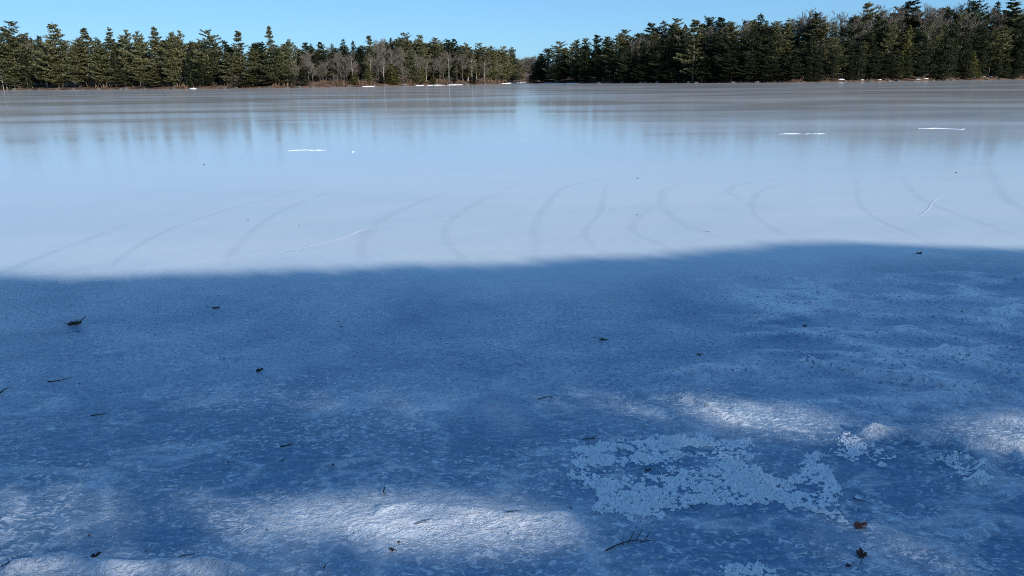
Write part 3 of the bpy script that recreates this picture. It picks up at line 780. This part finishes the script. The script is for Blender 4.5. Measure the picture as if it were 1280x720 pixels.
keep = (qy < edge) & (rn.random(NN) > light_prob(qx, qy))
qx, qy = qx[keep], qy[keep]; n_ = len(qx)
def edge_at(x): return float(np.interp(x, ex, ey))
qt = rn.uniform(-14.0, -8.0, n_); qL = (qy - qt) / math.cos(SUN_AZ)
QP = np.stack([qx + math.sin(SUN_AZ) * qL, qt, qL * math.tan(SUN_EL)], -1)
qd = rn.normal(size=(n_, 3)); qd /= np.linalg.norm(qd, axis=1)[:, None]
qs = np.cross(qd, rn.normal(size=(n_, 3))); qs /= np.linalg.norm(qs, axis=1)[:, None]
qa = rn.uniform(.09, .14, (n_, 1)); qb = rn.uniform(.05, .085, (n_, 1))
QV = np.stack([QP - qd * qa, QP + qs * qb, QP + qd * qa, QP - qs * qb], 1)
own = np.argmin((QP[:, :1] - np.array([t_[0] for t_ in trunks])[None]) ** 2 + (QP[:, 1:2] - np.array([t_[1] for t_ in trunks])[None]) ** 2, axis=1)
def trunk_top(tx, ty):
    h = 3.0
    while h < 20:
        L = h / math.tan(SUN_EL); sx, sy = tx - math.sin(SUN_AZ) * L, ty + math.cos(SUN_AZ) * L
        if sy > edge_at(sx) - .8: break
        h += .1
    return h
for j, (tx, ty) in enumerate(trunks):
    b = Vector((tx, ty, tz(tx, ty)))
    t = thing('pine_tree', 'unseen pine on the near bank, its crown shaped to shade the ice', 'pine tree', b, 0, 'unseen pines on the near bank')
    tr = MB(); h = trunk_top(tx, ty) - b.z
    tr.tube([(0, 0, -.3), (.05, .1, h * .4), (.1, 0, h * .75), (.05, 0, h)], [.26, .2, .12, .03], 8)
    cv = (QV[own == j] - np.array(b)).reshape(-1, 3)
    link('trunk', tr.mesh('near_pine_trunk', M['bark']), t)
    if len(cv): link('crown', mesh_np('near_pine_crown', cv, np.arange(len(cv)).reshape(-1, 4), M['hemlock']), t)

# ------------------------------------------------------------------ crusts of snow ice in the foreground
def crust(pix, n, size, label, keep=.47, holes=(), seed=1):
    r = random.Random(seed); pts = gpts(pix)
    poly_ = [(p.x, p.y) for p in pts]
    cx = sum(p[0] for p in poly_) / len(poly_); cy = sum(p[1] for p in poly_) / len(poly_)
    x0, x1 = min(p[0] for p in poly_) - .05, max(p[0] for p in poly_) + .05; y0, y1 = min(p[1] for p in poly_) - .05, max(p[1] for p in poly_) + .05
    N = n * 4
    xs_ = np.array([r.uniform(x0, x1) for _ in range(N)]); ys_ = np.array([r.uniform(y0, y1) for _ in range(N)])
    jx = xs_ + (fbm(xs_ * 24, ys_ * 24, seed + 3, 4) - .5) * .14; jy = ys_ + (fbm(xs_ * 24, ys_ * 24, seed + 9, 4) - .5) * .14
    ins = np.zeros(N, bool)
    for (ax, ay), (bx, by) in zip(poly_, poly_[1:] + poly_[:1]):
        c = (ay > jy) != (by > jy)
        if by != ay: ins ^= c & (jx < (bx - ax) * (jy - ay) / (by - ay) + ax)
    f = .40 * fbm(xs_ * 10, ys_ * 15, seed + 20, 3) + .60 * fbm(xs_ * 62, ys_ * 88, seed + 27, 2)
    thr = np.full(N, keep)
    for hx, hy, wx, wy in holes: thr = thr + .35 * blob(xs_, ys_, hx, hy, wx, wy)
    thr = thr - .05 * blob(xs_, ys_, 790, 632, .2, .08)
    ok = ins & (f > thr - .06 * np.array([r.random() for _ in range(N)]))
    zz = ice_h(xs_, ys_); V = []; F = []
    for x, y, z, fv, th in zip(xs_[ok], ys_[ok], zz[ok], f[ok], thr[ok]):
        s = size * (.4 + 1.9 * r.random() ** 3); ar = r.uniform(.7, 1.9); ra = r.gauss(-.25, .6); ca, sa = math.cos(ra), math.sin(ra); hh = .001 + r.random() ** 1.5 * .010 * (.3 + 7 * min(.12, max(0, fv - th))); a0 = r.uniform(0, 6.28); o = len(V)
        m = r.choice((4, 5, 6))
        tilt = r.uniform(-.8, .8)
        for q in range(m):
            a_ = a0 + 6.283 * q / m; rr = s * r.uniform(.55, 1.3)
            u_, v_ = rr * ar * math.cos(a_), rr * math.sin(a_); V.append((x - cx + u_ * ca - v_ * sa, y - cy + u_ * sa + v_ * ca, z + r.uniform(-.001, .003)))
        for q in range(m):
            a_ = a0 + 6.283 * q / m; rr = s * r.uniform(.3, .8)
            u_, v_ = rr * ar * math.cos(a_), rr * math.sin(a_); V.append((x - cx + u_ * ca - v_ * sa, y - cy + u_ * sa + v_ * ca, z + hh * (1 + tilt * math.cos(a_)) * r.uniform(.5, 1.5) + .001))
        F.append(tuple(o + m + q for q in range(m)))
        for q in range(m): F.append((o + q, o + (q + 1) % m, o + m + (q + 1) % m, o + m + q))
    ob = link('snow_crust', mesh_np('snow_crust', V, F, M['crust'])); ob.location = (cx, cy, 0)
    return tag(ob, label, 'snow crust')
crust([(716, 566), (735, 558), (775, 556), (800, 548), (830, 545), (880, 546), (900, 554), (935, 554), (941, 572), (925, 580), (945, 585), (955, 596), (975, 603), (1000, 592), (1000, 582), (1020, 580), (1046, 600), (1048, 613), (1040, 622), (1062, 652), (1040, 650), (1000, 636), (960, 630), (925, 632), (880, 630), (840, 634), (825, 645), (800, 650), (745, 644), (742, 630), (752, 618), (728, 605), (716, 590)],
      52000, .0025, 'large lacy white crust of frozen snow lying on shaded blue ice', .488, ((775, 566, .06, .03), (800, 588, .17, .06), (870, 578, .12, .06), (1010, 612, .05, .04), (820, 606, .06, .04), (880, 562, .08, .025)), 3)
crust([(1005, 570), (1030, 570), (1032, 579), (1012, 581)], 1500, .0026, 'tiny white crust tuft just above the end of the large lacy crust', .42, (), 5)
crust([(1030, 560), (1060, 545), (1085, 552), (1115, 570), (1100, 582), (1070, 578)], 6000, .0026, 'thin broken white crust near the bright sun patch', .58, (), 6)
crust([(1180, 578), (1200, 572), (1215, 585), (1235, 605), (1225, 612), (1195, 596)], 4200, .0026, 'curved white crust on the rim of an icy hollow', .55, (), 7)
crust([(905, 712), (925, 704), (945, 706), (958, 722), (915, 724)], 3600, .0026, 'small white crust at the bottom edge near the bare twig', .53, (), 8)

# ------------------------------------------------------------------ small snow streaks farther out on the smooth ice
def streak(px0, px1, py, dpy, label, seed):
    a_ = ground(px0, py); b_ = ground(px1, py); n = 22; V = []; F = []
    dpt = abs(ground((px0 + px1) / 2, py - dpy).y - a_.y)
    for i in range(n + 1):
        u = i / n; p = a_.lerp(b_, u); e = math.sin(PI * min(.97, max(.03, u))) ** .6 * (.4 + 1.1 * float(vnoise(np.array([u * 9]), np.array([seed * 3.1]), seed)[0])) + .02
        c = (float(vnoise(np.array([u * 5]), np.array([seed * 7.7]), seed + 1)[0]) - .5) * dpt * .8
        for q, hh in ((-.5, 0), (-.4, .8), (0, 1), (.4, .8), (.5, 0)):
            V.append((p.x - a_.x, p.y - a_.y + c + q * dpt * .35 * e, -.002 + hh * .012 * e + .004 * hh))
    for i in range(n):
        for j in range(4): F.append((i * 5 + j, (i + 1) * 5 + j, (i + 1) * 5 + j + 1, i * 5 + j + 1))
    o = link('snow_streak', mesh_np('snow_streak', V, np.array(F), M['snow'], True)); o.location = a_
    return tag(o, label, 'snow')
streak(362, 408, 188, 2.2, 'thin white snow streak alone on ice before the sunlit shore', 1)
streak(973, 1006, 167.5, 2.0, 'pale snow streak on grey ice before the dark hillside', 2)
streak(1008, 1030, 167, 1.2, 'faint short snow streak trailing from the pale one', 5)
streak(1150, 1207, 161, 2.4, 'brightest long snow streak on grey ice before the dark hillside', 3)
streak(440, 443, 190, 1.2, 'white snow speck beside the thin snow streak', 4)

# ------------------------------------------------------------------ leaves, twigs and chips on the ice
def leaf_obj(px, py, size, mat, label, seed, lobes=5, curl=.5, yaw=None):
    r = random.Random(seed); g = ground(px, py); V = [(0, 0, 0)]; F = []; n = lobes * 8
    for k in range(n):
        a_ = 2 * PI * k / n; u = a_ / (2 * PI)
        rr = .5 * (.62 + .38 * abs(math.cos(lobes * a_ / 2)) ** .7) * (1 + .08 * math.sin(a_ * 17 + seed)) * (.85 + .3 * math.cos(a_))
        V.append((rr * math.cos(a_), rr * math.sin(a_) * .72, 0))
    full = [(0, 0, 0)]
    for ring in (.35, .7, 1.0):
        for v in V[1:]: full.append((v[0] * ring, v[1] * ring, 0))
    ph = r.uniform(0, 6)
    def bend(x, y):
        return curl * (1.6 * y * y + .9 * max(0, x - .1) ** 2 + .5 * max(0, -x - .15) ** 2) + .05 * math.sin(9 * x + ph) * (abs(y) + .2) + .04 * math.sin(13 * y + ph)
    full = [(x * size, y * size, bend(x, y) * size) for x, y, z in full]
    zmin = min(v[2] for v in full)
    full = [(x, y, z - zmin + .001) for x, y, z in full]
    for k in range(n): F.append((0, 1 + k, 1 + (k + 1) % n))
    for rg in range(2):
        o = 1 + rg * n
        for k in range(n): F.append((o + k, o + n + k, o + n + (k + 1) % n, o + (k + 1) % n))
    t = thing('dead_leaf', label, 'leaf', (g.x, g.y, iz(g.x, g.y)), yaw if yaw is not None else r.uniform(0, 6.28))
    t.rotation_euler = (r.uniform(-.25, .1), r.uniform(-.15, .15), t.rotation_euler[2])
    me = mesh_np('leaf_blade', full, F, mat, True); b = link('blade', me, t)
    md = b.modifiers.new('thickness', 'SOLIDIFY'); md.thickness = .0012
    mb = MB(); mb.tube([(-.45 * size, 0, .004 + bend(-.45, 0) * size - zmin), (-.62 * size, .02 * size, .012 * 1), (-.85 * size, .10 * size, .006)], [.0016, .0014, .001], 5)
    link('stalk', mb.mesh('leaf_stalk', M['stem'], True), t)
    return t
leaf_obj(1072, 661, .070, M['leafred'], 'russet curled leaf at the tail of the large lacy crust', 1, 5, .6, .3)
leaf_obj(1076, 696, .055, M['leaf'], 'dark crumpled leaf below the russet curled leaf', 2, 5, .9, 1.2)
leaf_obj(1061, 707, .026, M['leaf'], 'small dark leaf scrap beside the dark crumpled leaf', 3, 3, .6)
leaf_obj(808, 588, .040, M['leafred'], 'small reddish leaf lying within the large lacy crust', 4, 3, .9, .2)
leaf_obj(119, 703, .042, M['leaf'], 'dark leaf standing on the white lumpy ice at the bottom', 5, 3, 1.1, .8)
leaf_obj(323, 464, .055, M['leaf'], 'dark curled leaf alone in the middle of blue shaded ice', 6, 3, 1.0, .2)
leaf_obj(268, 385, .075, M['leaf'], 'flat dark leaf just inside the shade below the sunlit ice', 7, 5, .35, .1)
leaf_obj(1148, 317, .075, M['leaf'], 'thin spidery dead leaf at the sunny edge of the shade', 8, 5, .3, .4)
leaf_obj(875, 444, .035, M['leaf'], 'tiny dark leaf above the faint pale ice hump', 9, 3, .5)
leaf_obj(491, 690, .022, M['leaf'], 'round dark seed-like leaf bit below the bright sun patch', 10, 3, 1.0)
leaf_obj(752, 425, .075, M['green'], 'flat greenish leaf scrap on speckled blue ice', 11, 5, .2, .1)
leaf_obj(1006, 408, .05, M['leaf'], 'little dark leaf on smooth blue ice', 12, 3, .4)
leaf_obj(310, 276, .03, M['leaf'], 'dark leaf on sunlit ice between two faint curved cracks', 13, 5, .4)
leaf_obj(374, 281, .028, M['leaf'], 'dark speck of leaf beside the white crack on sunlit ice', 14, 3, .8)
leaf_obj(796, 269, .028, M['leaf'], 'dark leaf speck on sunlit ice near a hooked crack', 15, 3, .8)
leaf_obj(884, 290, .03, M['leaf'], 'dark leaf at the lower end of a hooked crack', 16, 3, .8)
leaf_obj(797, 223, .06, M['leaf'], 'dark leaf speck where the sky reflection begins', 17, 3, .8)
leaf_obj(1195, 216, .06, M['leaf'], 'leaf speck under the reflection of the hill', 18, 3, .8)
leaf_obj(255, 206, .07, M['leaf'], 'leaf speck under the pine reflections', 19, 3, .8)

# bark piece with a pale flake
g = ground(94, 407); t = thing('bark_piece', 'dark lumpy bark piece with pale flake on shaded blue ice', 'bark piece', (g.x, g.y, iz(g.x, g.y)), .25)
mb = MB(); mb.tube([(-.046, 0, .012), (-.018, .004, .018), (.017, -.003, .017), (.044, .004, .02)], [.010, .016, .014, .008], 7); link('body', mb.mesh('bark_body', M['barkchip']), t)
mb = MB(); mb.tube([(-.005, -.012, .034), (.02, -.015, .045), (.05, -.004, .043)], [.004, .010, .004], 6); link('flake', mb.mesh('bark_flake', M['birch']), t)
mb = MB(); mb.tube([(.04, 0, .03), (.065, .01, .05), (.075, .015, .058)], [.004, .003, .001], 5); mb.tube([(-.05, 0, .015), (-.075, -.004, .022)], [.004, .001], 5); link('twig_stub', mb.mesh('twig_stub', M['stem']), t)

def twig(pix, rad, label, forks=(), seed=1, lift=.006):
    r = random.Random(seed); pts = [ground(*p) for p in pix]; b = pts[0]
    for p in pts: p.z = iz(p.x, p.y) + lift * r.uniform(.6, 1.6)
    t = thing('twig', label, 'twig', (b.x, b.y, 0))
    mb = MB(); q = catmull([p - Vector((b.x, b.y, 0)) for p in pts], 4); n = len(q)
    mb.tube(q, [rad * (1 - .75 * i / (n - 1)) for i in range(n)], 6)
    link('stem', mb.mesh('twig_stem', M['stem'], True), t)
    for fk in forks:
        f = [ground(*p) for p in fk]
        for i, p in enumerate(f): p.z = iz(p.x, p.y) + lift + .010 * i
        mb = MB(); q = [p - Vector((b.x, b.y, 0)) for p in f]; n = len(q)
        mb.tube(q, [rad * .6 * (1 - .7 * i / max(1, n - 1)) for i in range(n)], 5)
        link('side_shoot', mb.mesh('twig_shoot', M['stem'], True), t)
    return t
twig([(757, 690), (775, 683), (795, 678), (822, 679)], .0028, 'branching bare twig on the ice below the large lacy crust', [[(785, 681), (791, 673), (796, 667)], [(795, 678), (801, 671), (804, 665)], [(806, 678), (812, 671), (816, 667)], [(800, 679), (812, 683)], [(778, 683), (779, 675)]], 1)
twig([(60, 479), (75, 477), (90, 472)], .004, 'short dark twig curving along the blue ice', [], 2)
twig([(0, 491), (8, 486), (17, 486)], .004, 'dark twig bit at the very edge of the blue ice', [], 3)
twig([(114, 521), (126, 519), (138, 518)], .003, 'thin twig at the end of a faint light band', [[(126, 519), (131, 522)]], 4)
twig([(481, 614), (480, 620), (481, 623), (484, 626)], .003, 'small hooked twig standing above the bright sun patch', [[(480, 620), (477, 622)]], 5, .012)
twig([(520, 665), (532, 661), (544, 658)], .0018, 'fine reddish pine-needle twig on the bright sun patch', [[(532, 661), (538, 666)]], 6)
twig([(634, 654), (645, 648), (655, 649)], .0018, 'hair-thin twig at the end of the bright sun patch', [[(640, 651), (646, 660)]], 7)
twig([(672, 499), (687, 496), (702, 493)], .003, 'faint forked twig on shaded ice near the middle', [[(687, 496), (696, 500)]], 8)
twig([(405, 715), (407, 711), (408, 707)], .003, 'tiny upright twig stub at the bottom edge', [], 9, .012)
twig([(728, 551), (742, 548), (750, 544)], .0025, 'thin twig above the corner of the large lacy crust', [[(738, 549), (748, 552)]], 10)
twig([(225, 699), (240, 696), (252, 693)], .0018, 'hair-thin twig beside the white lumpy ice', [[(240, 696), (246, 701)]], 11)
twig([(2, 711), (14, 706), (22, 702)], .0022, 'forked twig in the corner on white lumpy ice', [[(12, 707), (10, 700)]], 12)
twig([(1066, 624), (1078, 629), (1090, 632)], .0022, 'thin twig above the russet curled leaf', [], 13)
twig([(350, 558), (362, 556), (372, 553)], .003, 'dark twig frozen in a small hollow of the ice', [[(360, 556), (366, 560)]], 14)
twig([(862, 636), (870, 640), (880, 634)], .0018, 'fine twig just under the lower rim of the large lacy crust', [], 15)

# dark crumbs: flakes of bark scattered on the ice
r = random.Random(44); CH = []
for k in range(4):
    mb = MB(); m = 6; a0 = r.uniform(0, 6)
    bot = [(math.cos(a0 + 6.283 * q / m) * r.uniform(.6, 1.2), math.sin(a0 + 6.283 * q / m) * r.uniform(.3, .7), 0) for q in range(m)]
    mb.add(bot + [(x * .8, y * .8, r.uniform(.25, .5)) for x, y, z in bot], [tuple(range(m))[::-1], tuple(range(m, 2 * m))] + [(q, (q + 1) % m, m + (q + 1) % m, m + q) for q in range(m)])
    CH.append(mb.mesh('bark_crumb', M['barkchip']))
for k in range(48):
    px, py = r.uniform(5, 1275), 355 + 360 * r.random() ** 1.3
    g = ground(px, py); o = link('bark_crumb', CH[k % 4]); s = r.uniform(.0035, .009); o.scale = (s * 1.2, s, s)
    o.location = (g.x, g.y, iz(g.x, g.y) + .001); o.rotation_euler = (0, 0, r.uniform(0, 6))
    tag(o, 'tiny dark bark crumb lying on the shaded ice', 'bark crumb', 'bark crumbs scattered on the ice')

# ------------------------------------------------------------------ light, sky, camera
w = bpy.data.worlds.new('World'); bpy.context.scene.world = w; w.use_nodes = True
nt = w.node_tree; bg = nt.nodes['Background']
sky = nt.nodes.new('ShaderNodeTexSky'); sky.sky_type = 'NISHITA'; sky.sun_disc = False
sky.sun_elevation = SUN_EL; sky.sun_rotation = math.atan2(SUN.x, SUN.y)
sky.air_density = 1.0; sky.dust_density = 0.0; sky.ozone_density = 2.2; sky.altitude = 200
tint = nt.nodes.new('ShaderNodeMix'); tint.data_type = 'RGBA'; tint.blend_type = 'MULTIPLY'; tint.inputs[0].default_value = 1; tint.inputs[7].default_value = (.70, 1.27, 1.93, 1)
gm = nt.nodes.new('ShaderNodeGamma'); gm.inputs[1].default_value = .55; nt.links.new(sky.outputs[0], gm.inputs[0]); nt.links.new(gm.outputs[0], tint.inputs[6]); nt.links.new(tint.outputs[2], bg.inputs[0]); bg.inputs[1].default_value = .138
sl = bpy.data.lights.new('sun', 'SUN'); sl.energy = 4.7; sl.angle = R(.53); sl.color = (1, .93, .84)
so = bpy.data.objects.new('sun', sl); C.objects.link(so); so.rotation_euler = SUN.to_track_quat('Z', 'Y').to_euler(); so.location = (40, -40, 40)
cam = bpy.data.cameras.new('camera'); cam.sensor_width = 36; cam.lens = 36 * FPX / 1280; cam.clip_end = 9000; cam.clip_start = .05
co_ = bpy.data.objects.new('camera', cam); C.objects.link(co_)
mt = Matrix((( _Rt.x, _Up.x, -_F.x, 0), (_Rt.y, _Up.y, -_F.y, 0), (_Rt.z, _Up.z, -_F.z, CAMZ), (0, 0, 0, 1)))
co_.matrix_world = mt
S = bpy.context.scene; S.camera = co_; S.cycles.filter_width = 1.0; S.cycles.use_denoising = False
S.view_settings.view_transform = 'Standard'; S.view_settings.look = 'None'; S.view_settings.exposure = 0.25; S.view_settings.gamma = 1
